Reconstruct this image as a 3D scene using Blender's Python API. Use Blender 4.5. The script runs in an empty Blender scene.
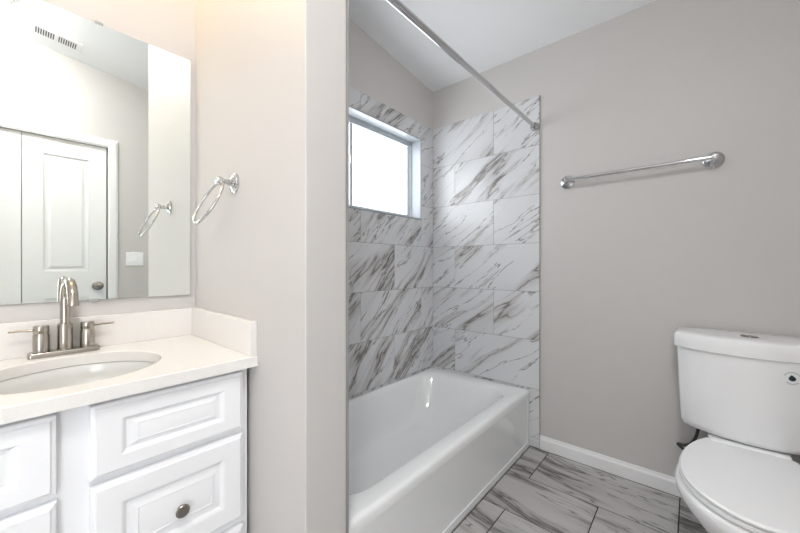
import bpy, bmesh, math, random
from mathutils import Vector, Matrix
R = math.radians
random.seed(7)
SC = bpy.context.scene
COL = SC.collection

# ------------------------------------------------------------------ camera, world, light, exposure
YAW, FPX, CAMH = R(40.89), 337.7, 1.130
cd = bpy.data.cameras.new('camera'); cam = bpy.data.objects.new('camera', cd); COL.objects.link(cam)
cam.location = (0, 0, CAMH); cam.rotation_euler = (R(90), 0, YAW)
cd.sensor_width = 36; cd.lens = FPX / 800 * 36; cd.clip_start = 0.02
SC.camera = cam

SC.view_settings.view_transform = 'Standard'
SC.view_settings.look = 'None'
SC.view_settings.gamma = 1
SC.view_settings.use_curve_mapping = False
SC.view_settings.exposure = 1.36

SKY = 2.1            # bright overcast daylight outside the window
VANITY = 8.5        # warm bulbs above the mirror
DOOR_FILL = 1.2       # added fill lamp standing in the invented doorway (W)
CEIL = 52.0          # neutral ceiling lamp
w = bpy.data.worlds.new('sky'); SC.world = w; w.use_nodes = True
bg = w.node_tree.nodes['Background']
bg.inputs[0].default_value = (0.93, 0.97, 1.0, 1); bg.inputs[1].default_value = SKY

# ------------------------------------------------------------------ measured room
W = 2.161            # back wall (towel bar)
XL = -1.534          # mirror / window wall
XR = 0.56            # door wall
YS = -1.70           # wall behind the camera
P0, P1, XP = 0.4947, 0.6292, -0.7475   # wall between vanity and tub
ZC, SL = 2.4895, 0.1298                # ceiling height at the back wall and slope
def ceil_z(y): return ZC + SL * (W - y)
ADDED_OPEN = (-1.56, -.72, 2.05)             # unseen doorway, added beside the camera to let fill light in
WIN = (0.78, 2.0, 1.475, 2.077)        # window opening y0 y1 z0 z1

# portal so that the window daylight samples cleanly
pl = bpy.data.lights.new('window_daylight', 'AREA'); pl.shape = 'RECTANGLE'
pl.size = WIN[1] - WIN[0]; pl.size_y = WIN[3] - WIN[2]; pl.cycles.is_portal = True
po = bpy.data.objects.new('window_daylight', pl); COL.objects.link(po)
po.location = (XL - 0.16, (WIN[0] + WIN[1]) / 2, (WIN[2] + WIN[3]) / 2)
po.rotation_euler = Vector((1, 0, 0)).to_track_quat('-Z', 'Y').to_euler()

pl2 = bpy.data.lights.new('added_doorway_fill', 'AREA'); pl2.shape = 'RECTANGLE'  # unseen lamp added to brighten the surfaces that face the door wall
pl2.size = ADDED_OPEN[1] - ADDED_OPEN[0]; pl2.size_y = ADDED_OPEN[2]; pl2.energy = DOOR_FILL; pl2.color = (.93, .97, 1.0)
po2 = bpy.data.objects.new('added_doorway_fill', pl2); COL.objects.link(po2)
po2.location = (XR + .10, (ADDED_OPEN[0] + ADDED_OPEN[1]) / 2, ADDED_OPEN[2] / 2)
po2.rotation_euler = Vector((-1, 0, 0)).to_track_quat('-Z', 'Y').to_euler()

# ------------------------------------------------------------------ materials
def mat(name, color, rough=0.5, metal=0.0, coat=0.0, spec=0.5):
    m = bpy.data.materials.new(name); m.use_nodes = True
    b = m.node_tree.nodes['Principled BSDF']
    b.inputs['Base Color'].default_value = (*color, 1)
    b.inputs['Roughness'].default_value = rough
    b.inputs['Metallic'].default_value = metal
    b.inputs['Coat Weight'].default_value = coat
    b.inputs['Coat Roughness'].default_value = 0.05
    b.inputs['Specular IOR Level'].default_value = spec
    return m
def paint(name, color, rough=0.55, bump=0.03, scale=220):
    m = mat(name, color, rough); nt = m.node_tree; b = nt.nodes['Principled BSDF']
    tc = nt.nodes.new('ShaderNodeTexCoord'); n = nt.nodes.new('ShaderNodeTexNoise'); bp = nt.nodes.new('ShaderNodeBump')
    n.inputs['Scale'].default_value = scale; n.inputs['Detail'].default_value = 3
    bp.inputs['Strength'].default_value = bump; bp.inputs['Distance'].default_value = 0.002
    nt.links.new(tc.outputs['Object'], n.inputs['Vector']); nt.links.new(n.outputs['Fac'], bp.inputs['Height'])
    nt.links.new(bp.outputs['Normal'], b.inputs['Normal'])
    return m
def emitter(name, color, strength):
    m = bpy.data.materials.new(name); m.use_nodes = True; nt = m.node_tree; nt.nodes.clear()
    e = nt.nodes.new('ShaderNodeEmission'); o = nt.nodes.new('ShaderNodeOutputMaterial')
    e.inputs[0].default_value = (*color, 1); e.inputs[1].default_value = strength
    nt.links.new(e.outputs[0], o.inputs[0]); return m
def marble(name, angle, base, smudge, vein, density=0.0, rough=0.22, stretch=4.2, scale=1.0):
    """veined porcelain tile; the UV map is in metres with its own offset on every tile"""
    m = mat(name, base, rough); nt = m.node_tree; b = nt.nodes['Principled BSDF']; L = nt.links.new
    def N(t, **kw):
        n = nt.nodes.new(t)
        for k, v in kw.items(): setattr(n, k, v)
        return n
    uv = N('ShaderNodeUVMap'); uv.uv_map = 'UVMap'
    r1 = N('ShaderNodeMapping'); r1.inputs['Rotation'].default_value = (0, 0, -angle); L(uv.outputs[0], r1.inputs[0])
    # wobble of the vein direction
    wn = N('ShaderNodeTexNoise'); wn.inputs['Scale'].default_value = 1.9 * scale; wn.inputs['Detail'].default_value = 2
    L(r1.outputs[0], wn.inputs['Vector'])
    ws = N('ShaderNodeVectorMath', operation='SUBTRACT'); L(wn.outputs['Color'], ws.inputs[0]); ws.inputs[1].default_value = (.5, .5, .5)
    wm = N('ShaderNodeVectorMath', operation='MULTIPLY'); L(ws.outputs[0], wm.inputs[0]); wm.inputs[1].default_value = (.06, .16, 0)
    wa = N('ShaderNodeVectorMath', operation='ADD'); L(r1.outputs[0], wa.inputs[0]); L(wm.outputs[0], wa.inputs[1])
    def noise(sc, sx, sy, detail, rgh, dist, off=0):
        mp = N('ShaderNodeMapping'); mp.inputs['Scale'].default_value = (sx, sy, 1); mp.inputs['Location'].default_value = (off, off * 1.7, 0)
        L(wa.outputs[0], mp.inputs[0])
        n = N('ShaderNodeTexNoise'); n.inputs['Scale'].default_value = sc * scale; n.inputs['Detail'].default_value = detail
        n.inputs['Roughness'].default_value = rgh; n.inputs['Distortion'].default_value = dist
        L(mp.outputs[0], n.inputs['Vector']); return n.outputs['Fac']
    def ridge(f, width):
        s = N('ShaderNodeMath', operation='SUBTRACT'); L(f, s.inputs[0]); s.inputs[1].default_value = .5
        a = N('ShaderNodeMath', operation='ABSOLUTE'); L(s.outputs[0], a.inputs[0])
        mr = N('ShaderNodeMapRange', interpolation_type='SMOOTHSTEP'); L(a.outputs[0], mr.inputs[0])
        mr.inputs[1].default_value = 0; mr.inputs[2].default_value = width; mr.inputs[3].default_value = 1; mr.inputs[4].default_value = 0
        return mr.outputs[0]
    def step(f, lo, hi):
        mr = N('ShaderNodeMapRange', interpolation_type='SMOOTHSTEP'); L(f, mr.inputs[0])
        mr.inputs[1].default_value = lo; mr.inputs[2].default_value = hi; return mr.outputs[0]
    def mul(a, c):
        x = N('ShaderNodeMath', operation='MULTIPLY'); L(a, x.inputs[0])
        if isinstance(c, float): x.inputs[1].default_value = c
        else: L(c, x.inputs[1])
        return x.outputs[0]
    big = noise(1.05, 1.0, stretch * 1.8, 5, .55, .12)
    mask = noise(2.2, .55, 2.4, 2, .5, 0, 3.3)
    m1 = step(mask, .50 - density, .62 - density)
    fine = noise(1.6, 1.0, stretch * 1.8, 5, .56, .15, 7.1)
    mask2 = noise(3.0, .45, 2.0, 2, .5, 0, 11.0)
    m2 = step(mask2, .43 - density, .54 - density)
    soft = mul(mul(ridge(big, .09), m1), .6)
    dark = mul(ridge(big, .020), m1)
    thin = mul(mul(ridge(fine, .015), m2), .75)
    cloud = mul(step(noise(1.6, 1.0, 2.4, 3, .5, .2, 5.0), .5, .75), .28)
    def mix(c1, c2, f):
        x = N('ShaderNodeMix', data_type='RGBA'); L(f, x.inputs[0])
        if isinstance(c1, tuple): x.inputs[6].default_value = (*c1, 1)
        else: L(c1, x.inputs[6])
        x.inputs[7].default_value = (*c2, 1); return x.outputs[2]
    c = mix(base, smudge, cloud); c = mix(c, smudge, soft); c = mix(c, vein, mul(dark, .75)); c = mix(c, vein, thin)
    L(c, b.inputs['Base Color'])
    return m
def speckle(name, base, spot, rough=0.18):
    m = mat(name, base, rough); nt = m.node_tree; b = nt.nodes['Principled BSDF']
    tc = nt.nodes.new('ShaderNodeTexCoord'); n = nt.nodes.new('ShaderNodeTexVoronoi'); n.inputs['Scale'].default_value = 260
    mr = nt.nodes.new('ShaderNodeMapRange'); mr.inputs[1].default_value = .12; mr.inputs[2].default_value = .3
    mr.inputs[3].default_value = .55; mr.inputs[4].default_value = 0
    mx = nt.nodes.new('ShaderNodeMix'); mx.data_type = 'RGBA'
    mx.inputs[6].default_value = (*base, 1); mx.inputs[7].default_value = (*spot, 1)
    nt.links.new(tc.outputs['Object'], n.inputs['Vector']); nt.links.new(n.outputs['Distance'], mr.inputs[0])
    nt.links.new(mr.outputs[0], mx.inputs[0]); nt.links.new(mx.outputs[2], b.inputs['Base Color'])
    return m

M = {}
M['wall'] = paint('greige_paint', (.60, .581, .568), .5)
M['ceiling'] = paint('ceiling_paint', (.91, .92, .93), .7, .02)
M['trim'] = mat('white_trim_paint', (.86, .86, .87), .3)
M['door'] = mat('white_door_paint', (.84, .85, .86), .35)
M['cab'] = mat('white_cabinet_lacquer', (.84, .85, .875), .28)
M['gap'] = mat('dark_gap', (.05, .05, .05), .8)
M['quartz'] = speckle('cream_quartz', (.79, .775, .755), (.66, .63, .59))
M['porcelain'] = mat('white_porcelain', (.925, .935, .95), .08, coat=.6)
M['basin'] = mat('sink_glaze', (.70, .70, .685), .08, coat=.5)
M['enamel'] = mat('white_tub_enamel', (.88, .90, .91), .10, coat=.5)
M['plastic'] = mat('white_plastic', (.925, .935, .95), .16)
M['chrome'] = mat('chrome', (.60, .605, .615), .06, 1)
M['nickel'] = mat('brushed_nickel', (.44, .41, .37), .17, 1)
M['knobm'] = mat('pewter', (.30, .28, .26), .3, 1)
M['mirror'] = mat('mirror_silver', (.90, .945, .925), .0, 1)
M['mirror_edge'] = mat('mirror_edge', (.16, .17, .165), .3)
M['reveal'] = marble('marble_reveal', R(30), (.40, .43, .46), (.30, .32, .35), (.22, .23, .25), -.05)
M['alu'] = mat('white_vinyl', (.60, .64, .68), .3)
M['grout'] = mat('grey_grout', (.30, .29, .285), .9)
M['dgrout'] = mat('dark_grout', (.04, .038, .036), .9)
M['rubber'] = mat('black_hose', (.03, .03, .032), .4)
M['dark'] = mat('dark_grey', (.07, .08, .08), .5)
M['ink'] = mat('teal_ink', (.01, .028, .032), .5)
M['greyink'] = mat('grey_ink', (.35, .40, .43), .5)
M['sticker'] = mat('sticker_white', (.88, .90, .91), .35)
M['lamp'] = emitter('ceiling_lamp_glass', (1.0, .98, .96), CEIL)
M['bulb'] = emitter('warm_lamp_glass', (1.0, .68, .30), VANITY)
TB, TS, TV = (.685, .695, .715), (.36, .335, .32), (.13, .115, .105)
M['tile_n'] = marble('marble_tile_back', R(36), TB, TS, TV, .03, scale=.8)
M['tile_w'] = marble('marble_tile_window', R(44), TB, TS, TV, .065, scale=.8)
M['tile_f'] = marble('marble_floor_tile', R(-7), (.50, .49, .485), (.17, .155, .145), (.07, .06, .055), .11, .28, 4.0, .85)
g = bpy.data.materials.new('window_glass'); g.use_nodes = True; nt = g.node_tree; nt.nodes.clear()
t_ = nt.nodes.new('ShaderNodeBsdfTransparent'); gl = nt.nodes.new('ShaderNodeBsdfGlossy'); gl.inputs['Roughness'].default_value = .02
mx = nt.nodes.new('ShaderNodeMixShader'); mx.inputs[0].default_value = .05; o_ = nt.nodes.new('ShaderNodeOutputMaterial')
nt.links.new(t_.outputs[0], mx.inputs[1]); nt.links.new(gl.outputs[0], mx.inputs[2]); nt.links.new(mx.outputs[0], o_.inputs[0])
M['glass'] = g

# ------------------------------------------------------------------ mesh helpers
def obj(name, bm, m, parent=None, smooth=35, bevel=0, seg=2):
    bmesh.ops.recalc_face_normals(bm, faces=bm.faces)
    me = bpy.data.meshes.new(name); bm.to_mesh(me); bm.free()
    for x in (m if isinstance(m, (list, tuple)) else [m]): me.materials.append(x)
    if smooth:
        me.polygons.foreach_set('use_smooth', [True] * len(me.polygons))
        me.set_sharp_from_angle(angle=R(smooth))
    o = bpy.data.objects.new(name, me); COL.objects.link(o)
    if parent:
        o.parent = parent
        o.location = -parent.location if parent.parent is None else -(parent.location + parent.parent.location)
    if bevel:
        md = o.modifiers.new('bevel', 'BEVEL'); md.width = bevel; md.segments = seg; md.limit_method = 'ANGLE'; md.angle_limit = R(40)
        md.harden_normals = True
    return o
# all shapes are drawn in world metres; a part is moved back by its parents' location so that the Empty can sit at the thing's base
def tag(o, label, cat, group=None, kind=None):
    o['label'] = label; o['category'] = cat
    if group: o['group'] = group
    if kind: o['kind'] = kind
    return o
def thing(name, label, cat, loc=(0, 0, 0), group=None, kind=None):
    o = bpy.data.objects.new(name, None); COL.objects.link(o); o.location = loc; o.empty_display_size = .05
    return tag(o, label, cat, group, kind)
def B(): return bmesh.new()
def box(bm, x0, x1, y0, y1, z0, z1, mi=0):
    v = [bm.verts.new((x, y, z)) for x in (x0, x1) for y in (y0, y1) for z in (z0, z1)]
    for f in ((0, 1, 3, 2), (4, 6, 7, 5), (0, 4, 5, 1), (2, 3, 7, 6), (0, 2, 6, 4), (1, 5, 7, 3)):
        bm.faces.new([v[i] for i in f]).material_index = mi
def prism_x(bm, pts, x0, x1):
    a = [bm.verts.new((x0, y, z)) for y, z in pts]; b = [bm.verts.new((x1, y, z)) for y, z in pts]; n = len(pts)
    bm.faces.new(a); bm.faces.new(b)
    for i in range(n): bm.faces.new((a[i], a[(i + 1) % n], b[(i + 1) % n], b[i]))
def loft(bm, rings, cap0=True, cap1=True, close=False):
    vs = [[bm.verts.new(p) for p in r] for r in rings]; n = len(vs[0])
    k = len(vs)
    for j in range(k if close else k - 1):
        a, b = vs[j], vs[(j + 1) % k]
        for i in range(n): bm.faces.new((a[i], a[(i + 1) % n], b[(i + 1) % n], b[i]))
    if not close:
        if cap0: bm.faces.new(vs[0])
        if cap1: bm.faces.new(vs[-1])
    return vs
def frame_of(d):
    d = Vector(d).normalized(); u = d.orthogonal().normalized(); return d, u, d.cross(u)
def lathe(bm, prof, base, axis, n=28, cap0=True, cap1=True):
    """prof: list of (radius, height along axis) from base"""
    d, u, v = frame_of(axis); base = Vector(base); rings = []
    for r, h in prof:
        r = max(r, 1e-4)
        rings.append([base + d * h + (u * math.cos(2 * math.pi * i / n) + v * math.sin(2 * math.pi * i / n)) * r for i in range(n)])
    loft(bm, rings, cap0, cap1)
def tube(bm, pts, rad, n=14, caps=True, closed=False):
    pts = [Vector(p) for p in pts]; k = len(pts); rings = []
    up = None
    for i, p in enumerate(pts):
        if closed: d = (pts[(i + 1) % k] - pts[i - 1]).normalized()
        else: d = (pts[min(i + 1, k - 1)] - pts[max(i - 1, 0)]).normalized()
        if up is None: u = d.orthogonal().normalized()
        else: u = (up - d * up.dot(d)).normalized()
        up = u; v = d.cross(u); r = rad[i] if isinstance(rad, (list, tuple)) else rad
        rings.append([p + (u * math.cos(2 * math.pi * j / n) + v * math.sin(2 * math.pi * j / n)) * r for j in range(n)])
    loft(bm, rings, caps, caps, close=closed)
def rrect(cx, cy, hx, hy, r, z, n=12):
    """rounded rectangle ring, 4*(n+1) points"""
    out = []; r = min(r, hx - 1e-4, hy - 1e-4)
    for q, (sx, sy) in enumerate(((1, 1), (-1, 1), (-1, -1), (1, -1))):
        for i in range(n + 1):
            a = R(90 * q) + R(90) * i / n
            out.append((cx + sx * (hx - r) + r * math.cos(a), cy + sy * (hy - r) + r * math.sin(a), z))
    return out
def ellipse(cx, cy, a, b, z, n=64): return [(cx + a * math.cos(2 * math.pi * i / n), cy + b * math.sin(2 * math.pi * i / n), z) for i in range(n)]
def panel(bm, o, u, v, nrm, w, h, prof):
    """nested rectangles: prof = [(inset, height along the normal)]; the first ring is the back edge"""
    o, u, v, nrm = Vector(o), Vector(u), Vector(v), Vector(nrm); rings = []
    for q_ in prof:
        i, j, d = q_ if len(q_) == 3 else (q_[0], q_[0], q_[1])
        rings.append([o + u * a + v * b + nrm * d for a, b in ((i, j), (w - i, j), (w - i, h - j), (i, h - j))])
    loft(bm, rings, True, True)
def tiles(name, o, u, v, nrm, region, hole, rows, mt, mg, th=.010, gap=.0026, seed=1, parent=None):
    """rows: list of (v0, v1, [u joints]); each tile a thin slab with its own UV offset; grout bed behind"""
    rnd = random.Random(seed); bm = B(); uvl = bm.loops.layers.uv.new('UVMap')
    o, u, v, nrm = Vector(o), Vector(u), Vector(v), Vector(nrm)
    def sub(r):
        if not hole: return [r]
        a0, a1, b0, b1 = r; h0, h1, k0, k1 = hole
        if a1 <= h0 or a0 >= h1 or b1 <= k0 or b0 >= k1: return [r]
        out = []
        if b1 > k1: out.append((a0, a1, max(b0, k1), b1))
        if b0 < k0: out.append((a0, a1, b0, min(b1, k0)))
        c0, c1 = max(b0, k0), min(b1, k1)
        if a0 < h0: out.append((a0, min(a1, h0), c0, c1))
        if a1 > h1: out.append((max(a0, h1), a1, c0, c1))
        return out
    def slab(r, d0, d1, mi, off):
        a0, a1, b0, b1 = r
        if a1 - a0 < .004 or b1 - b0 < .004: return
        P = lambda a, b, d: o + u * a + v * b + nrm * d
        c = ((a0, b0), (a1, b0), (a1, b1), (a0, b1))
        f = [bm.verts.new(P(a, b, d1)) for a, b in c]; k = [bm.verts.new(P(a, b, d0)) for a, b in c]
        faces = [(f, c)] + [([f[i], f[(i + 1) % 4], k[(i + 1) % 4], k[i]], (c[i], c[(i + 1) % 4], c[(i + 1) % 4], c[i])) for i in range(4)] + [(k[::-1], c[::-1])]
        for vs, cs in faces:
            fc = bm.faces.new(vs); fc.material_index = mi
            for lp, (a, b) in zip(fc.loops, cs): lp[uvl].uv = (a + off[0], b + off[1])
    U0, U1, V0, V1 = region
    for r in sub((U0, U1, V0, V1)): slab(r, 0, th - .0012, 1, (0, 0))
    for v0, v1, js in rows:
        e = [U0] + sorted(j for j in js if U0 < j < U1) + [U1]
        for a, b in zip(e[:-1], e[1:]):
            off = (rnd.uniform(-40, 40), rnd.uniform(-40, 40))
            for p in sub((a, b, max(v0, V0), min(v1, V1))):
                slab((p[0] + gap / 2, p[1] - gap / 2, p[2] + gap / 2, p[3] - gap / 2), th - .0012, th, 0, off)
    return obj(name, bm, [mt, mg], parent, smooth=0)
def struct(o, label, cat): return tag(o, label, cat, kind='structure')

# ================================================================== THE ROOM
TH = .11
# floor tiles laid along the back wall
rows = []
yb = [2.1435, 1.813, 1.508]
while yb[-1] > YS: yb.append(yb[-1] - .305)
jo = [-.66, -.335]
for i in range(len(yb) - 1):
    s = jo[i % 2]; rows.append((yb[i + 1], yb[i], [-.7715] + [s + .614 * k for k in range(-6, 8) if s + .614 * k > -.76]))
rows.append((yb[0], W, []))
fl = tiles('floor', (0, 0, -.010), (1, 0, 0), (0, 1, 0), (0, 0, 1), (XL, XR, YS, W), None, rows, M['tile_f'], M['dgrout'], .010, .005, 3)
struct(fl, 'grey marble look floor tiles with dark grout', 'floor')
bm = B(); box(bm, XL - TH, XR + .12, YS - TH, W + TH, -.08, -.0105)
struct(obj('floor_base', bm, M['grout'], smooth=0), 'grey bed under the floor tiles', 'floor')
bm = B(); prism_x(bm, [(YS - TH, ceil_z(YS - TH)), (W + TH, ceil_z(W + TH)), (W + TH, ceil_z(W + TH) + .1), (YS - TH, ceil_z(YS - TH) + .1)], XL - TH, XR + .12)
struct(obj('ceiling', bm, M['ceiling'], smooth=0), 'white sloped ceiling rising away from the towel bar wall', 'ceiling')
def wall_poly(y0, y1, z0=-.01, top=None):
    return [(y0, z0), (y1, z0), (y1, ceil_z(y1) if top is None else top), (y0, ceil_z(y0) if top is None else top)]
# mirror / window wall with its window opening
bm = B(); a, b, c, d = WIN
prism_x(bm, wall_poly(YS - TH, a), XL - TH, XL); prism_x(bm, wall_poly(b, W + TH), XL - TH, XL)
prism_x(bm, wall_poly(a, b, -.01, c), XL - TH, XL); prism_x(bm, wall_poly(a, b, d), XL - TH, XL)
struct(obj('wall_west', bm, M['wall'], smooth=0), 'greige wall behind the mirror and around the window', 'wall')
bm = B(); prism_x(bm, wall_poly(W, W + TH), XL, XR)
struct(obj('wall_north', bm, M['wall'], smooth=0), 'greige wall with the towel bar behind the toilet', 'wall')
bm = B(); prism_x(bm, wall_poly(P0, P1), XL, XP)
struct(obj('wall_middle', bm, M['wall'], smooth=0, bevel=.004), 'cream greige wall end between vanity and bathtub', 'wall')
bm = B(); prism_x(bm, wall_poly(YS - TH, YS), XL, XR)
struct(obj('wall_south', bm, M['wall'], smooth=0), 'greige wall behind the camera', 'wall')
# door wall with a recess for the pair of doors
DY0, DYM, DY1, DZ = -.444, .024, .494, 2.10

bm = B()
for x0, x1, ys in ((XR + .06, XR + .12, W + TH), (XR, XR + .06, DY0)):
    prism_x(bm, wall_poly(YS - TH, ADDED_OPEN[0]), x0, x1); prism_x(bm, wall_poly(ADDED_OPEN[1], ys), x0, x1); prism_x(bm, wall_poly(ADDED_OPEN[0], ADDED_OPEN[1], ADDED_OPEN[2]), x0, x1)  # leaves the added opening free for the fill light
prism_x(bm, wall_poly(DY1, W + TH), XR, XR + .06); prism_x(bm, wall_poly(DY0, DY1, DZ), XR, XR + .06)
struct(obj('wall_east', bm, M['wall'], smooth=0), 'pale wall with white doors reflected in the mirror', 'wall')
bm = B()
for y0, y1, z0, z1 in ((ADDED_OPEN[0] - .066, ADDED_OPEN[0] + .004, 0, ADDED_OPEN[2] + .066), (ADDED_OPEN[1] - .004, ADDED_OPEN[1] + .066, 0, ADDED_OPEN[2] + .066), (ADDED_OPEN[0] + .004, ADDED_OPEN[1] - .004, ADDED_OPEN[2] - .004, ADDED_OPEN[2] + .066)):
    box(bm, XR - .016, XR, y0, y1, z0, z1)
struct(obj('trim_2', bm, M['trim'], smooth=0, bevel=.003), 'white casing around the added fill light doorway beside the camera', 'trim')
# white casing around the doors: stepped profile
bm = B()
for wd, t in ((.066, .010), (.045, .016)):
    o0 = .066 - wd
    box(bm, XR - t, XR, DY1 - .002 + o0 * .5, DY1 + wd + o0 * .5 - .004, 0, DZ + wd)
    box(bm, XR - t, XR, DY0 - wd + .004, DY0 + .004, 0, DZ + wd)
    box(bm, XR - t, XR, DY0, DY1, DZ - .004 + o0 * .5, DZ + wd + o0 * .5 - .004)
struct(obj('trim_1', bm, M['trim'], smooth=0, bevel=.003), 'white casing around the reflected white doors', 'trim')
def leaf(name, y0, y1, knob_y, label):
    root = thing(name, label, 'door', (XR + .012, (y0 + y1) / 2, 0), kind='structure')
    bm = B(); x = XR + .012; f = .105
    box(bm, x + .008, x + .04, y0, y1, .006, DZ - .006)
    # rails and stiles stand 8 mm in front of the core, raised panels between
    zs = ((.14, .892), (1.092, DZ - .13))
    box(bm, x, x + .008, y0, y0 + f, .006, DZ - .006); box(bm, x, x + .008, y1 - f, y1, .006, DZ - .006)
    for z0, z1 in ((.006, .14), (.892, 1.092), (DZ - .13, DZ - .006)): box(bm, x, x + .008, y0 + f, y1 - f, z0, z1)
    for z0, z1 in zs:
        panel(bm, (x + .008, y0 + f + .001, z0 + .001), (0, 1, 0), (0, 0, 1), (-1, 0, 0), y1 - y0 - 2 * f - .002, z1 - z0 - .002,
              [(0, -.004), (0, .004), (.012, -.0005), (.022, -.0005), (.040, .006)])
    obj('door_leaf', bm, M['door'], root, smooth=0)
    if knob_y:
        bm = B(); lathe(bm, [(.033, 0), (.034, .004), (.030, .008), (.013, .012), (.012, .03), (.021, .034), (.032, .043), (.034, .052), (.030, .062), (.014, .068), (.0, .069)], (x, knob_y, .976), (-1, 0, 0))
        obj('door_knob', bm, M['knobm'], root)
    return root
leaf('door_1', DYM + .002, DY1 - .010, .430, 'white panelled door with nickel knob reflected in the mirror')
leaf('door_2', DY0 + .005, DYM - .002, None, 'white door leaf without knob at left edge of mirror reflection')
# baseboards
def baseboard(name, pts, label):   # pts: two (x, y), room side to the left of the direction
    (x0, y0), (x1, y1) = pts; d = Vector((x1 - x0, y1 - y0, 0)).normalized(); n = Vector((-d.y, d.x, 0))
    prof = [(0, 0), (.0125, 0), (.0125, .060), (.010, .066), (.0065, .070), (.005, .080), (0, .082)]
    bm = B(); loft(bm, [[Vector((x, y, 0)) + n * a + Vector((0, 0, z)) for a, z in prof] for x, y in ((x0, y0), (x1, y1))])
    return struct(obj(name, bm, M['trim'], smooth=20), label, 'baseboard')
TX = -.7167           # right edge of the tiled part of the back wall
baseboard('baseboard_north', ((XR, W), (TX + .002, W)), 'white baseboard along the greige wall beside the tub')
baseboard('baseboard_east', ((XR, DY1 + .075), (XR, W - .0125)), 'white baseboard on the door wall beside the toilet')

# ---- wall tiles
T = .305; ZT = 2.193
zr = [ZT - T * k for k in range(8)] + [0]
rn = []; rw = []; rm = []
for i in range(len(zr) - 1):
    z1, z0 = zr[i], zr[i + 1]
    if z1 <= z0: continue
    rn.append((z0, z1, [-1.0217] if i % 2 == 0 else [-1.3267]))
    rw.append((z0, z1, [2.002, 1.395, .785] if i % 2 == 0 else [1.704, 1.094]))
    rm.append((z0, z1, [-1.14] if i % 2 == 0 else [-1.3, -.9]))
struct(tiles('wall_north_tile', (0, W, 0), (1, 0, 0), (0, 0, 1), (0, -1, 0), (XL + .010, TX, 0, ZT), None, rn, M['tile_n'], M['grout'], seed=11),
       'marble tiles on the wall at the far end of the tub', 'wall tile')
struct(tiles('wall_west_tile', (XL, 0, 0), (0, 1, 0), (0, 0, 1), (1, 0, 0), (P1, W, 0, ZT), WIN, rw, M['tile_w'], M['grout'], seed=23),
       'marble tiles around the window above the tub', 'wall tile')
struct(tiles('wall_middle_tile', (0, P1, 0), (1, 0, 0), (0, 0, 1), (0, 1, 0), (XL + .010, XP, 0, ZT), None, rm, M['tile_n'], M['grout'], seed=31),
       'marble tile edge on the tub side of the wall end', 'wall tile')
# ---- window: tiled reveal, vinyl frame, two sliding sashes
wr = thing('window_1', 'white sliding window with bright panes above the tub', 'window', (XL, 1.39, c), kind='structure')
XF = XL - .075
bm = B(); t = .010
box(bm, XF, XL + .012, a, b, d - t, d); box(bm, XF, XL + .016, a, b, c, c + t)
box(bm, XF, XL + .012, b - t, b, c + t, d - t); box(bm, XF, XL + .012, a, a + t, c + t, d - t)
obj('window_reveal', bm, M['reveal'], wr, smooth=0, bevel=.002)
def ring_box(bm, x0, x1, y0, y1, z0, z1, wd):
    box(bm, x0, x1, y0, y1, z0, z0 + wd); box(bm, x0, x1, y0, y1, z1 - wd, z1)
    box(bm, x0, x1, y0, y0 + wd, z0 + wd, z1 - wd); box(bm, x0, x1, y1 - wd, y1, z0 + wd, z1 - wd)
bm = B(); ring_box(bm, XL - .105, XF, a, b, c, d, .020); box(bm, XL - .105, XF - .004, a + .02, b - .02, d - .046, d - .02); ring_box(bm, XL - .105, XF - .008, a + .02, b - .02, c + .02, d - .02, .006)
obj('window_frame', bm, M['alu'], wr, smooth=0, bevel=.002)
for nm, y0, y1, x in (('window_sash', 1.394, b - .022, XF - .012), ('window_sash', a + .022, 1.42, XF - .028)):
    bm = B(); ring_box(bm, x - .014, x, y0, y1, c + .022, d - .022, .022)
    s = obj(nm, bm, M['alu'], wr, smooth=0, bevel=.002)
    bm = B(); box(bm, x - .009, x - .006, y0 + .02, y1 - .02, c + .04, d - .04)
    obj('window_pane', bm, M['glass'], s, smooth=0)
bm = B(); box(bm, XF - .013, XF - .002, 1.396, 1.406, 1.775, 1.83)
obj('latch', bm, M['knobm'], wr, smooth=0, bevel=.002)

# ================================================================== VANITY
CZ = .858; CF = -1.004; VY0, VY1 = -.275, .4947
FX = -1.046           # face frame plane
van = thing('vanity_cabinet', 'white vanity cabinet with raised panel drawers under cream countertop', 'cabinet', (-1.29, .11, 0))
bm = B(); X0 = XL + .002; Y0, Y1, ZT_ = VY0 + .01, VY1 - .013, CZ - .0325
box(bm, X0, X0 + .012, Y0 + .016, Y1 - .016, .10, ZT_); box(bm, X0, FX - .018, Y0, Y0 + .016, 0, ZT_); box(bm, X0, FX - .018, Y1 - .016, Y1, 0, ZT_)
box(bm, X0 + .012, FX - .018, Y0 + .016, Y1 - .016, .09, .106); box(bm, FX - .08, FX - .065, Y0 + .016, Y1 - .016, 0, .09)
box(bm, FX - .018, FX, Y0, Y1, .09, ZT_)
obj('cabinet_body', bm, M['cab'], van, smooth=0, bevel=.001)
PROF = [(0, 0), (0, .012), (.002, .016), (.008, .018), (.011, .021), (.054, .021), (.058, .0195), (.066, .012), (.071, .012), (.088, .0185), (.090, .0170), (.094, .0178)]
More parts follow.
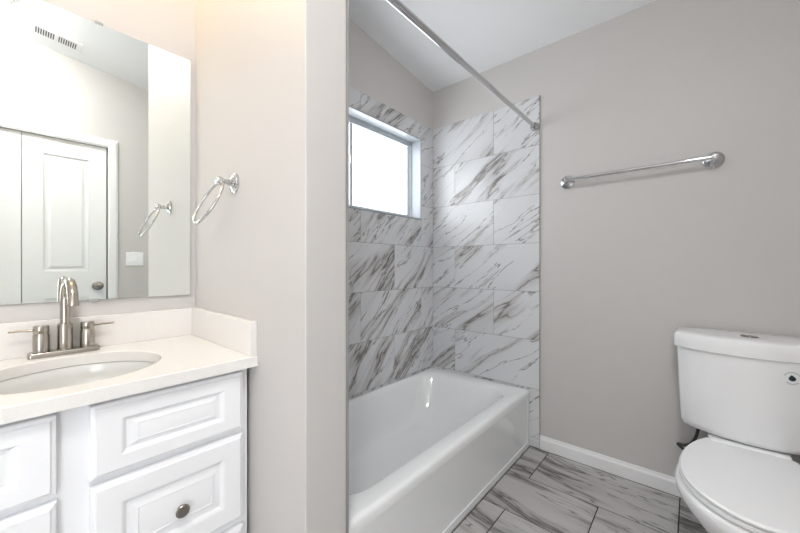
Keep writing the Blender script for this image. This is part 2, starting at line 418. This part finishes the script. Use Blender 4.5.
def front(name, y0, y1, z0, z1, knob=None, sc=1.0):
    bm = B(); k = min(1.0, (z1 - z0) / .245)
    pr = [(i, i if i < .02 else .012 + (i - .012) * k, dd) for i, dd in PROF]
    panel(bm, (FX, y0, z0), (0, 1, 0), (0, 0, 1), (1, 0, 0), y1 - y0, z1 - z0, pr)
    o = obj(name, bm, M['cab'], van, smooth=25)
    if knob:
        bm = B(); lathe(bm, [(.009, 0), (.008, .003), (.0065, .005), (.0065, .008), (.012, .010), (.0162, .014), (.0168, .0165), (.0145, .0195), (.009, .021), (.007, .0203), (.0, .021)], (FX + .0185, knob[0], knob[1]), (1, 0, 0), 24)
        kb = obj('knob', bm, M['knobm'], o); kb['label'] = 'round pewter knob'
    return o
front('drawer', .118, .463, .641, .812)
front('drawer', .118, .463, .371, .626, (.2975, .487))
front('drawer', .118, .463, .105, .349, (.2975, .227))
front('false_front', VY0 + .035, .066, .641, .812)
front('cabinet_door', VY0 + .035, .066, .105, .626, (VY0 + .065, .56))

SX, SY, SA, SB = -1.250, .112,   .182, .190   # sink centre and half axes
ct = thing('countertop', 'cream speckled quartz countertop with backsplash on the white vanity', 'countertop', (-1.27, .11, CZ))
bm = B(); n = 96
def rect_ring(x0, x1, y0, y1, z):
    out = []
    angs = [2 * math.pi * i / n for i in range(n)]
    for cx_, cy_ in ((x0, y0), (x0, y1), (x1, y0), (x1, y1)):
        aa = math.atan2((cy_ - SY) / SB, (cx_ - SX) / SA) % (2 * math.pi)
        j = min(range(n), key=lambda q: abs((angs[q] - aa + math.pi) % (2 * math.pi) - math.pi)); angs[j] = aa
    for t in angs:
        dx, dy = SA * math.cos(t), SB * math.sin(t); k = 1e9
        if dx > 1e-9: k = min(k, (x1 - SX) / dx)
        if dx < -1e-9: k = min(k, (x0 - SX) / dx)
        if dy > 1e-9: k = min(k, (y1 - SY) / dy)
        if dy < -1e-9: k = min(k, (y0 - SY) / dy)
        out.append((SX + dx * k, SY + dy * k, z))
    return out
x0, x1, y0, y1 = XL, CF, VY0, VY1
e = .0025
loft(bm, [rect_ring(x0, x1, y0, y1, CZ - .032), rect_ring(x0, x1, y0, y1, CZ - e), rect_ring(x0 + e * .3, x1 - e, y0 + e, y1 - e * .3, CZ),
          ellipse(SX, SY, SA + e, SB + e, CZ, n), ellipse(SX, SY, SA, SB, CZ - e, n), ellipse(SX, SY, SA, SB, CZ - .032, n)], close=True)
obj('worktop', bm, M['quartz'], ct, smooth=30)
bm = B(); box(bm, XL, XL + .020, VY0, VY1, CZ, .964)
obj('backsplash', bm, M['quartz'], ct, smooth=0, bevel=.0015)
bm = B(); box(bm, XL + .020, CF - .003, VY1 - .020, VY1, CZ, .964)
obj('sidesplash', bm, M['quartz'], ct, smooth=0, bevel=.0015)
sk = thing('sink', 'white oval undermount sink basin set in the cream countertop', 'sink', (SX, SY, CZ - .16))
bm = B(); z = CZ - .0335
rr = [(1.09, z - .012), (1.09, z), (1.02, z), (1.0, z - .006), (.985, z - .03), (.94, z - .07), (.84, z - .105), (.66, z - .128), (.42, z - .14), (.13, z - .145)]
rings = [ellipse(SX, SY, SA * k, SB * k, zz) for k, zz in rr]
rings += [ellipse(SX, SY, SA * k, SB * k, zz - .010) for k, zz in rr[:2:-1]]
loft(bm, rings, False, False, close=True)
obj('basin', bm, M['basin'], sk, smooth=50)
bm = B(); lathe(bm, [(.024, -.004), (.024, .001), (.020, .003), (.012, .002), (.0, .002)], (SX, SY, z - .1465), (0, 0, 1))
obj('drain', bm, M['nickel'], sk)

# faucet ------------------------------------------------------------
FXC, FYC = -1.4835, .113
fa = thing('faucet', 'brushed nickel two-handle faucet with tall curved spout behind the sink', 'faucet', (FXC, FYC, CZ))
bm = B()
loft(bm, [rrect(FXC, FYC, .027, .080, .008, CZ), rrect(FXC, FYC, .027, .080, .008, CZ + .011), rrect(FXC, FYC, .025, .078, .007, CZ + .0145), rrect(FXC, FYC, .018, .071, .006, CZ + .0155)])
obj('base_plate', bm, M['nickel'], fa, smooth=40)
bm = B(); lathe(bm, [(.0178, CZ + .0145), (.0178, .948), (.0168, .952), (.0128, .955), (.0120, .955)], (FXC, FYC, 0), (0, 0, 1), 32)
obj('collar', bm, M['nickel'], fa)
sw = R(4); pts = [(FXC, FYC, .945), (FXC, FYC, .99), (FXC, FYC, 1.022)]
for i in range(1, 17):
    t = math.pi * i / 16 * .96
    r_ = .056 - .056 * math.cos(t); pts.append((FXC + r_ * math.cos(sw), FYC + r_ * math.sin(sw), 1.025 + .060 * math.sin(t)))
pts.append((pts[-1][0] + .0035, pts[-1][1], pts[-1][2] - .012)); pts.append((pts[-1][0] + .001, pts[-1][1], pts[-1][2] - .006))
bm = B(); tube(bm, pts, [.0122] * 17 + [.0124] * 2 + [.0132, .0132], 20)
obj('spout', bm, M['nickel'], fa, smooth=40)
bm = B(); lathe(bm, [(.005, 0), (.0055, .01), (.006, .06), (.0072, .066), (.005, .072), (.0, .073)], (FXC - .0215, FYC, CZ + .0), (0, 0, 1), 14)
obj('lift_rod', bm, M['nickel'], fa)
for s in (-1, 1):
    yy = FYC + s * .0515
    bm = B(); lathe(bm, [(.0182, CZ + .014), (.0182, .925), (.0168, .927), (.0168, .930), (.0178, .932), (.0178, .948), (.0160, .952), (.0, .953)], (FXC, yy, 0), (0, 0, 1), 30)
    h = obj('handle', bm, M['nickel'], fa)
    bm = B(); tube(bm, [(FXC, yy + s * .012, .940), (FXC, yy + s * .03, .940), (FXC + .002, yy + s * .066, .941)], [.0042, .0036, .0030], 12)
    obj('lever', bm, M['nickel'], h)

# mirror --------------------------------------------------------------
mi = thing('mirror', 'large frameless wall mirror above the cream countertop', 'mirror', (XL, .11, 1.018))
bm = B(); box(bm, XL + .0005, XL + .0055, -.26, .474, 1.018, 1.955)
for vt_ in bm.verts: vt_.co.x += .0072 * (vt_.co.y + .26)   # the glass hangs a hair out of parallel
o = obj('mirror_glass', bm, [M['mirror'], M['mirror_edge']], mi, smooth=0)
for p in o.data.polygons: p.material_index = 0 if p.normal.x > .5 else 1
for yy, zz, s in ((.187, 1.018, 1), (.197, 1.955, -1), (-.10, 1.018, 1), (-.10, 1.955, -1)):
    bm = B(); box(bm, XL, XL + .010, yy - .012, yy + .012, zz - .007 if s > 0 else zz - .003, zz + .003 if s > 0 else zz + .007)
    obj('mirror_clip', bm, M['chrome'], mi, smooth=0, bevel=.0015)

# towel ring ------------------------------------------------------------
RX, RZ = -1.162, 1.409
tr = thing('towel_ring', 'chrome towel ring hanging on the cream wall end beside the mirror', 'towel ring', (RX, P0, RZ))
FL = [(.0345, 0), (.0345, .004), (.032, .006), (.030, .0065), (.029, .009), (.0255, .0105), (.0215, .0115), (.019, .014), (.0125, .016), (.0095, .019)]
bm = B(); lathe(bm, FL, (RX, P0, RZ), (0, -1, 0), 36)
obj('flange', bm, M['chrome'], tr)
bm = B(); lathe(bm, [(.0095, .017), (.0085, .028), (.0085, .036), (.0125, .040), (.0140, .047), (.0135, .055), (.010, .061), (.0, .063)], (RX, P0, RZ), (0, -1, 0), 24)
obj('post', bm, M['chrome'], tr)
tl = R(26); rad = .0765; cen = Vector((RX, P0 - .049, RZ - .006)) + Vector((0, -math.sin(tl), -math.cos(tl))) * rad
bm = B(); ax = Vector((0, -math.sin(tl), -math.cos(tl)))
ux = Vector((1, -.02, 0)).normalized()
tube(bm, [cen + (ux * math.cos(2 * math.pi * i / 56) + ax * math.sin(2 * math.pi * i / 56)) * rad for i in range(56)], .0043, 12, closed=True)
obj('ring', bm, M['chrome'], tr, smooth=60)

# vanity lamp above the mirror ---------------------------------------------
vl = thing('vanity_light', 'three shade warm vanity lamp above the mirror', 'lamp', (XL, .06, 2.34))
bm = B(); loft(bm, [[(XL + dx, yy, zz) for yy, zz in ((.06 - hw, 2.34 - hh), (.06 + hw, 2.34 - hh), (.06 + hw, 2.34 + hh), (.06 - hw, 2.34 + hh))] for dx, hw, hh in ((0, .30, .055), (.018, .30, .055), (.024, .294, .049))])
obj('back_plate', bm, M['nickel'], vl, smooth=0)
for yy in (-.12, .06, .24):
    bm = B(); tube(bm, [(XL + .02, yy, 2.34), (XL + .07, yy, 2.34), (XL + .095, yy, 2.345), (XL + .10, yy, 2.365)], .009, 12)
    obj('arm', bm, M['nickel'], vl)
    bm = B(); lathe(bm, [(.020, 0), (.034, .012), (.046, .04), (.053, .08), (.056, .11), (.0, .111)], (XL + .10, yy, 2.36), (0, 0, 1), 24)
    obj('lamp_shade', bm, M['bulb'], vl)

# ================================================================== BATHTUB
TXF, TX0, TY0, TY1, TZ = -.777, XL + .012, P1 + .012, W - .012, .352
tb = thing('bathtub', 'white enamel bathtub built in between the marble tiled walls', 'bathtub', ((TXF + TX0) / 2, (TY0 + TY1) / 2, 0))
def tub_ring(x0, x1, y0, y1, r, z): return rrect((x0 + x1) / 2, (y0 + y1) / 2, (x1 - x0) / 2, (y1 - y0) / 2, r, z, 14)
q = .003
ix0, ix1, iy0, iy1 = TX0 + .034, TXF - .088, TY0 + .085, TY1 - .105   # inner rim opening
rings = [tub_ring(TX0, TXF - q, TY0, TY1, .004, 0), tub_ring(TX0, TXF - q, TY0, TY1, .004, TZ - .052), tub_ring(TX0, TXF - q * .4, TY0, TY1, .004, TZ - .046), tub_ring(TX0, TXF, TY0, TY1, .005, TZ - .038),
         tub_ring(TX0, TXF, TY0, TY1, .006, TZ - .014), tub_ring(TX0, TXF - .003, TY0, TY1, .008, TZ - .006), tub_ring(TX0 + .002, TXF - .010, TY0 + .002, TY1 - .002, .010, TZ - .001),
         tub_ring(TX0 + .012, TXF - .022, TY0 + .012, TY1 - .012, .014, TZ)]
def inner(d0, d1, e0, e1, r, z): rings.append(tub_ring(ix0 + d0, ix1 - d1, iy0 + e0, iy1 - e1, r, z))
inner(-.012, -.014, -.014, -.016, .125, TZ + .0005)
inner(-.003, -.005, -.004, -.006, .12, TZ - .003)
inner(.004, .004, .005, .006, .115, TZ - .011)
inner(.010, .009, .016, .02, .115, TZ - .03)
inner(.022, .016, .04, .06, .12, TZ - .12)
inner(.032, .028, .07, .105, .125, TZ - .20)
inner(.045, .040, .10, .15, .13, TZ - .255)
inner(.075, .068, .14, .20, .13, TZ - .287)
inner(.12, .11, .20, .27, .13, TZ - .298)
inner(.19, .18, .36, .42, .10, TZ - .302)
bm = B(); loft(bm, rings)
obj('tub_shell', bm, M['enamel'], tb, smooth=50)
bm = B()   # raised border of the apron
box(bm, TXF - q - .002, TXF - .0005, TY1 - .038, TY1 - .001, .001, TZ - .042); box(bm, TXF - q - .002, TXF - .001, TY0 + .001, TY0 + .038, .001, TZ - .042)
box(bm, TXF - q - .002, TXF + .002, TY0 + .038, TY1 - .038, .001, .034)
obj('apron_border', bm, M['enamel'], tb, smooth=0, bevel=.003)
bm = B(); lathe(bm, [(.026, -.004), (.026, .002), (.022, .004), (.0, .004)], ((ix0 + ix1) / 2, TY0 + .36, TZ - .302), (0, 0, 1))
obj('tub_drain', bm, M['chrome'], tb)

# curtain rod ----------------------------------------------------------------
rx, rz = -.7445, 2.004
cr = thing('curtain_rod', 'chrome shower curtain rod spanning above the bathtub', 'curtain rod', (rx, (TY0 + TY1) / 2, rz))
bm = B(); tube(bm, [(rx, P1 + .012, rz), (rx, 1.25, rz)], .0135, 20)
obj('outer_tube', bm, M['chrome'], cr)
bm = B(); tube(bm, [(rx, 1.2, rz), (rx, W - .012, rz)], .0118, 20)
obj('inner_tube', bm, M['chrome'], cr)
for yy, s in ((W - .010, -1), (P1 + .010, 1)):
    bm = B(); lathe(bm, [(.0275, 0), (.0275, .007), (.0255, .011), (.0225, .013), (.0215, .024), (.0175, .028), (.0115, .024)], (rx if s < 0 else rx - .032, yy, rz), (0, s, 0), 32)
    obj('flange', bm, M['chrome'], cr)

# towel bar --------------------------------------------------------------------
bz = 1.6285; bx0, bx1 = -.5575, .0755
wb = thing('towel_bar', 'chrome towel bar mounted on the greige wall above the toilet', 'towel bar', ((bx0 + bx1) / 2, W, bz))
for x in (bx0, bx1):
    bm = B(); lathe(bm, [(r * 1.12, h * 1.3) for r, h in FL], (x, W, bz), (0, -1, 0), 36)
    obj('flange', bm, M['chrome'], wb)
    bm = B(); lathe(bm, [(.0095, .017), (.0090, .030), (.0095, .050), (.0130, .056), (.0145, .064), (.0140, .073), (.0100, .079), (.0, .081)], (x, W, bz), (0, -1, 0), 24)
    obj('post', bm, M['chrome'], wb)
bm = B(); tube(bm, [(bx0, W - .066, bz), (bx1, W - .066, bz)], .0094, 18)
obj('bar', bm, M['chrome'], wb)

# ================================================================== TOILET
TC = .168
TK = .189
to = thing('toilet', 'white two-piece toilet with closed lid against the greige wall', 'toilet', (TC, 1.80, 0))
YB = W - .022
def tank_ring(hw, yf, bow, z, rb=.02, rf=.045, n=20):
    """flat back, round corners, front bowed out by `bow`"""
    out = []
    ys = yf + bow            # front corners
    for i in range(7): t = R(90) * i / 6; out.append((TK + hw - rb + rb * math.cos(t), YB - rb + rb * math.sin(t), z))
    for i in range(7): t = R(90) + R(90) * i / 6; out.append((TK - hw + rb + rb * math.cos(t), YB - rb + rb * math.sin(t), z))
    # left front corner then bowed front then right front corner
    front = []
    for i in range(n + 1):
        u = -1 + 2 * i / n
        front.append((TK + u * (hw - rf * .55), ys - bow * (1 - abs(u) ** 2.0)))
    for i in range(5):
        t = i / 5; ang = R(180) + R(70) * t
        out.append((TK - hw + rf + rf * math.cos(ang), ys + rf * .85 + rf * math.sin(ang) * .8, z))
    out += [(x, y, z) for x, y in front]
    for i in range(4, -1, -1):
        t = i / 5; ang = R(180) + R(70) * t
        out.append((TK + hw - rf - rf * math.cos(ang), ys + rf * .85 + rf * math.sin(ang) * .8, z))
    return out
bm = B()
loft(bm, [tank_ring(0.171, 1.966, .05, .412), tank_ring(0.206, 1.939, .055, .413), tank_ring(0.224, 1.921, .060, .422), tank_ring(0.230, 1.913, .062, .445), tank_ring(0.237, 1.907, .064, .60), tank_ring(0.243, 1.903, .066, .772)])
obj('tank', bm, M['porcelain'], to, smooth=50)
bm = B()
loft(bm, [tank_ring(0.247, 1.901, .066, .769), tank_ring(0.253, 1.893, .068, .772), tank_ring(0.254, 1.892, .068, .800), tank_ring(0.253, 1.893, .068, .822), tank_ring(0.249, 1.898, .066, .830), tank_ring(0.237, 1.911, .062, .835), tank_ring(0.191, 1.946, .05, .838)])
obj('tank_lid', bm, M['porcelain'], to, smooth=50)
bm = B()
for s in (-1, 1):
    loft(bm, [[(TK - .010 + s * (.002 + r * math.sin(t)), 2.012 + r * math.cos(t) * 1.0, z) for t in [math.pi * i / 16 for i in range(17)]] for r, z in ((.025, .836), (.025, .8405), (.022, .842))])
o = obj('flush_button', bm, M['knobm'], to, smooth=40); o['label'] = 'chrome split dual flush button'
# water drop sticker on the tank front
sx, sz = .283, .711
def front_y(x, z): # tank front surface near the sticker
    k = (z - .60) / (.772 - .60); hw = .237 + .006 * k; yf = 1.907 - .004 * k; bw = .064 + .002 * k
    u = (x - TK) / (hw - .045 * .55); return yf + bw - bw * (1 - u * u)
def on_tank(pts, dd):
    return [(x, front_y(x, z) - dd, z) for x, z in pts]
def patch(name, poly, m, d0, d1, parent):
    bm = B(); loft(bm, [on_tank(poly, d0), on_tank(poly, d1)]); return obj(name, bm, m, parent, smooth=0)
disc = [(sx + .027 * math.cos(2 * math.pi * i / 36), sz + .027 * math.sin(2 * math.pi * i / 36)) for i in range(36)]
s0 = patch('sticker', disc, M['sticker'], -.001, .0006, to); s0['label'] = 'round white sticker with a dark water drop'
drop = []
for i in range(28):
    t = 2 * math.pi * i / 28; k = math.cos(t); drop.append((sx + .010 * math.sin(t) * (1 - max(0, k) ** 1.5 * .8) - .002 * max(0, k), sz - .001 + (.010 * k if k < 0 else .0135 * k)))
patch('water_drop', drop, M['ink'], .0002, .0010, s0)
for arc in ([30 + 12 * i for i in range(11)], [225 + 12 * i for i in range(8)]):
  bm = B()
  for a0 in arc:
    p = []
    for r_, aa in ((.020, a0), (.024, a0), (.024, a0 + 7), (.020, a0 + 7)): p.append((sx + r_ * math.cos(R(aa)), sz + r_ * math.sin(R(aa))))
    loft(bm, [on_tank(p, .0002), on_tank(p, .0009)])
  obj('ring_lettering', bm, M['greyink'], s0, smooth=0)

def egg(hw, yf, yw, lb, z, yb=None, n=72, ex=2.0):
    """front half ellipse from widest line yw to yf, back half ellipse of length lb cut off at yb"""
    out = []
    for i in range(n):
        t = 2 * math.pi * i / n; s, c_ = math.sin(t), math.cos(t)
        x = hw * math.copysign(abs(s) ** (2 / ex), s)
        y = yw - (yw - yf) * c_ if c_ > 0 else yw - lb * c_
        if yb and y > yb:
            y = yb
        out.append((TC - .009 + x, y, z))
    return out
bm = B()
loft(bm, [egg(.105, 1.50, 1.78, .26, 0), egg(.105, 1.50, 1.78, .26, .02), egg(.100, 1.51, 1.78, .25, .05), egg(.102, 1.50, 1.77, .25, .12), egg(.118, 1.475, 1.74, .27, .18), egg(.155, 1.430, 1.69, .29, .24),
          egg(.193, 1.392, 1.66, .31, .295), egg(.207, 1.377, 1.64, .33, .33), egg(.209, 1.374, 1.64, .335, .355), egg(.203, 1.380, 1.64, .33, .366), egg(.15, 1.42, 1.66, .26, .369)])
# rear deck carrying the tank
loft(bm, [rrect(TC, 1.98, .10, .13, .04, .0), rrect(TC, 1.98, .10, .13, .04, .20), rrect(TC, 2.0, .115, .13, .04, .30), rrect(TC, 2.01, .118, .115, .04, .37), rrect(TC, 2.01, .120, .115, .04, .392), rrect(TC, 2.01, .116, .111, .04, .398), rrect(TC, 2.03, .12, .08, .04, .413)])
obj('bowl', bm, M['porcelain'], to, smooth=60)
bm = B()
loft(bm, [egg(.190, 1.388, 1.64, .345, .371, 1.95), egg(.197, 1.380, 1.64, .355, .375, 1.95), egg(.197, 1.380, 1.64, .355, .385, 1.95), egg(.191, 1.386, 1.64, .35, .389, 1.95)])
obj('seat', bm, M['plastic'], to, smooth=45)
bm = B()
loft(bm, [egg(.189, 1.387, 1.64, .355, .391, 1.945), egg(.196, 1.379, 1.64, .365, .394, 1.945), egg(.197, 1.378, 1.64, .365, .400, 1.945), egg(.192, 1.383, 1.64, .36, .406, 1.943), egg(.15, 1.43, 1.64, .30, .4085, 1.93), egg(.07, 1.53, 1.64, .15, .410)])
obj('seat_lid', bm, M['plastic'], to, smooth=45)
bm = B()
loft(bm, [rrect(TC, 1.926, .115, .022, .018, .399), rrect(TC, 1.926, .115, .022, .018, .410), rrect(TC, 1.926, .111, .018, .015, .414)])
obj('hinge_cover', bm, M['plastic'], to, smooth=45)

# water supply -------------------------------------------------------------------
ws = thing('water_supply', 'dark water supply hose curving from wall under the toilet tank', 'hose', (-.03, W, .265))
bm = B(); lathe(bm, [(.024, 0), (.023, .004), (.010, .007), (.010, .02)], (.005, W, .20), (0, -1, 0), 24); obj('escutcheon', bm, M['chrome'], ws)
bm = B(); lathe(bm, [(.007, .005), (.007, .03), (.011, .032), (.011, .056), (.006, .058)], (.005, W, .20), (0, -1, 0), 18); obj('valve', bm, M['chrome'], ws)
P = [Vector(p) for p in ((.005, W - .045, .21), (-.005, W - .045, .235), (-.045, W - .043, .262), (-.052, W - .042, .272), (-.030, W - .044, .274), (-.005, W - .048, .292), (.012, W - .055, .330), (.020, W - .065, .375), (.022, W - .075, .416))]
pts = []
for i in range(len(P) - 1):
    p0, p1, p2, p3 = P[max(i - 1, 0)], P[i], P[i + 1], P[min(i + 2, len(P) - 1)]
    for k in range(6):
        t = k / 6; pts.append(.5 * ((2 * p1) + (p2 - p0) * t + (2 * p0 - 5 * p1 + 4 * p2 - p3) * t * t + (3 * p1 - p0 - 3 * p2 + p3) * t ** 3))
pts.append(P[-1])
bm = B(); tube(bm, pts, .0065, 12); obj('hose', bm, M['rubber'], ws, smooth=60)

# ================================================================== SMALL WALL AND CEILING FITTINGS
sp = thing('light_switch', 'white double rocker switch plate beside the reflected door', 'switch', (XR, .668, 1.193))
bm = B(); panel(bm, (XR, .609, 1.137), (0, 1, 0), (0, 0, 1), (-1, 0, 0), .118, .113, [(0, 0), (0, .003), (.003, .006)])
obj('cover_plate', bm, M['plastic'], sp, smooth=0)
for yy in (.645, .691):
    bm = B(); prism = [(XR - .006, yy - .012, 1.172), (XR - .006, yy + .012, 1.172), (XR - .006, yy + .012, 1.216), (XR - .006, yy - .012, 1.216)]
    loft(bm, [prism, [(XR - .013 if z < 1.19 else XR - .008, y, z) for x, y, z in prism]])
    obj('rocker', bm, M['trim'], sp, smooth=0)
# ceiling register
vx0, vx1, vy0, vy1 = .270, .400, .055, .318
vt = thing('ceiling_vent', 'white slotted ceiling register reflected at the top of the mirror', 'vent', ((vx0 + vx1) / 2, (vy0 + vy1) / 2, ceil_z((vy0 + vy1) / 2)))
def on_ceil(x, y, dd): return (x, y, ceil_z(y) - dd)
bm = B()
loft(bm, [[on_ceil(x, y, dd) for x, y in ((vx0 + i, vy0 + i), (vx1 - i, vy0 + i), (vx1 - i, vy1 - i), (vx0 + i, vy1 - i))] for i, dd in ((0, 0), (0, .004), (.006, .008), (.018, .008))])
obj('register_frame', bm, M['trim'], vt, smooth=0)
ym = (vy0 + vy1) / 2
for g0, g1 in ((vy0 + .028, ym - .008), (ym + .008, vy1 - .028)):
    for i in range(8):
        yy = g0 + (g1 - g0) * (i + .5) / 8
        bm = B(); loft(bm, [[on_ceil(x, y, dd) for x, y in ((vx0 + .024, yy - .0034), (vx1 - .024, yy - .0034), (vx1 - .024, yy + .0034), (vx0 + .024, yy + .0034))] for dd in (.007, .0085)])
        obj('slot', bm, M['dark'], vt, smooth=0)
# ceiling lamp
lx, ly = .05, -.15
cl = thing('ceiling_light', 'round flush ceiling lamp with grey metal rim', 'lamp', (lx, ly, ceil_z(ly)))
nn = Vector((0, -SL, -1)).normalized()
bm = B(); lathe(bm, [(.150, 0), (.152, .010), (.150, .022), (.140, .024)], on_ceil(lx, ly, 0), nn, 40); obj('lamp_rim', bm, M['nickel'], cl)
bm = B(); lathe(bm, [(.138, .022), (.132, .040), (.112, .058), (.075, .070), (.0, .075)], on_ceil(lx, ly, 0), nn, 40); obj('lamp_glass', bm, M['lamp'], cl)
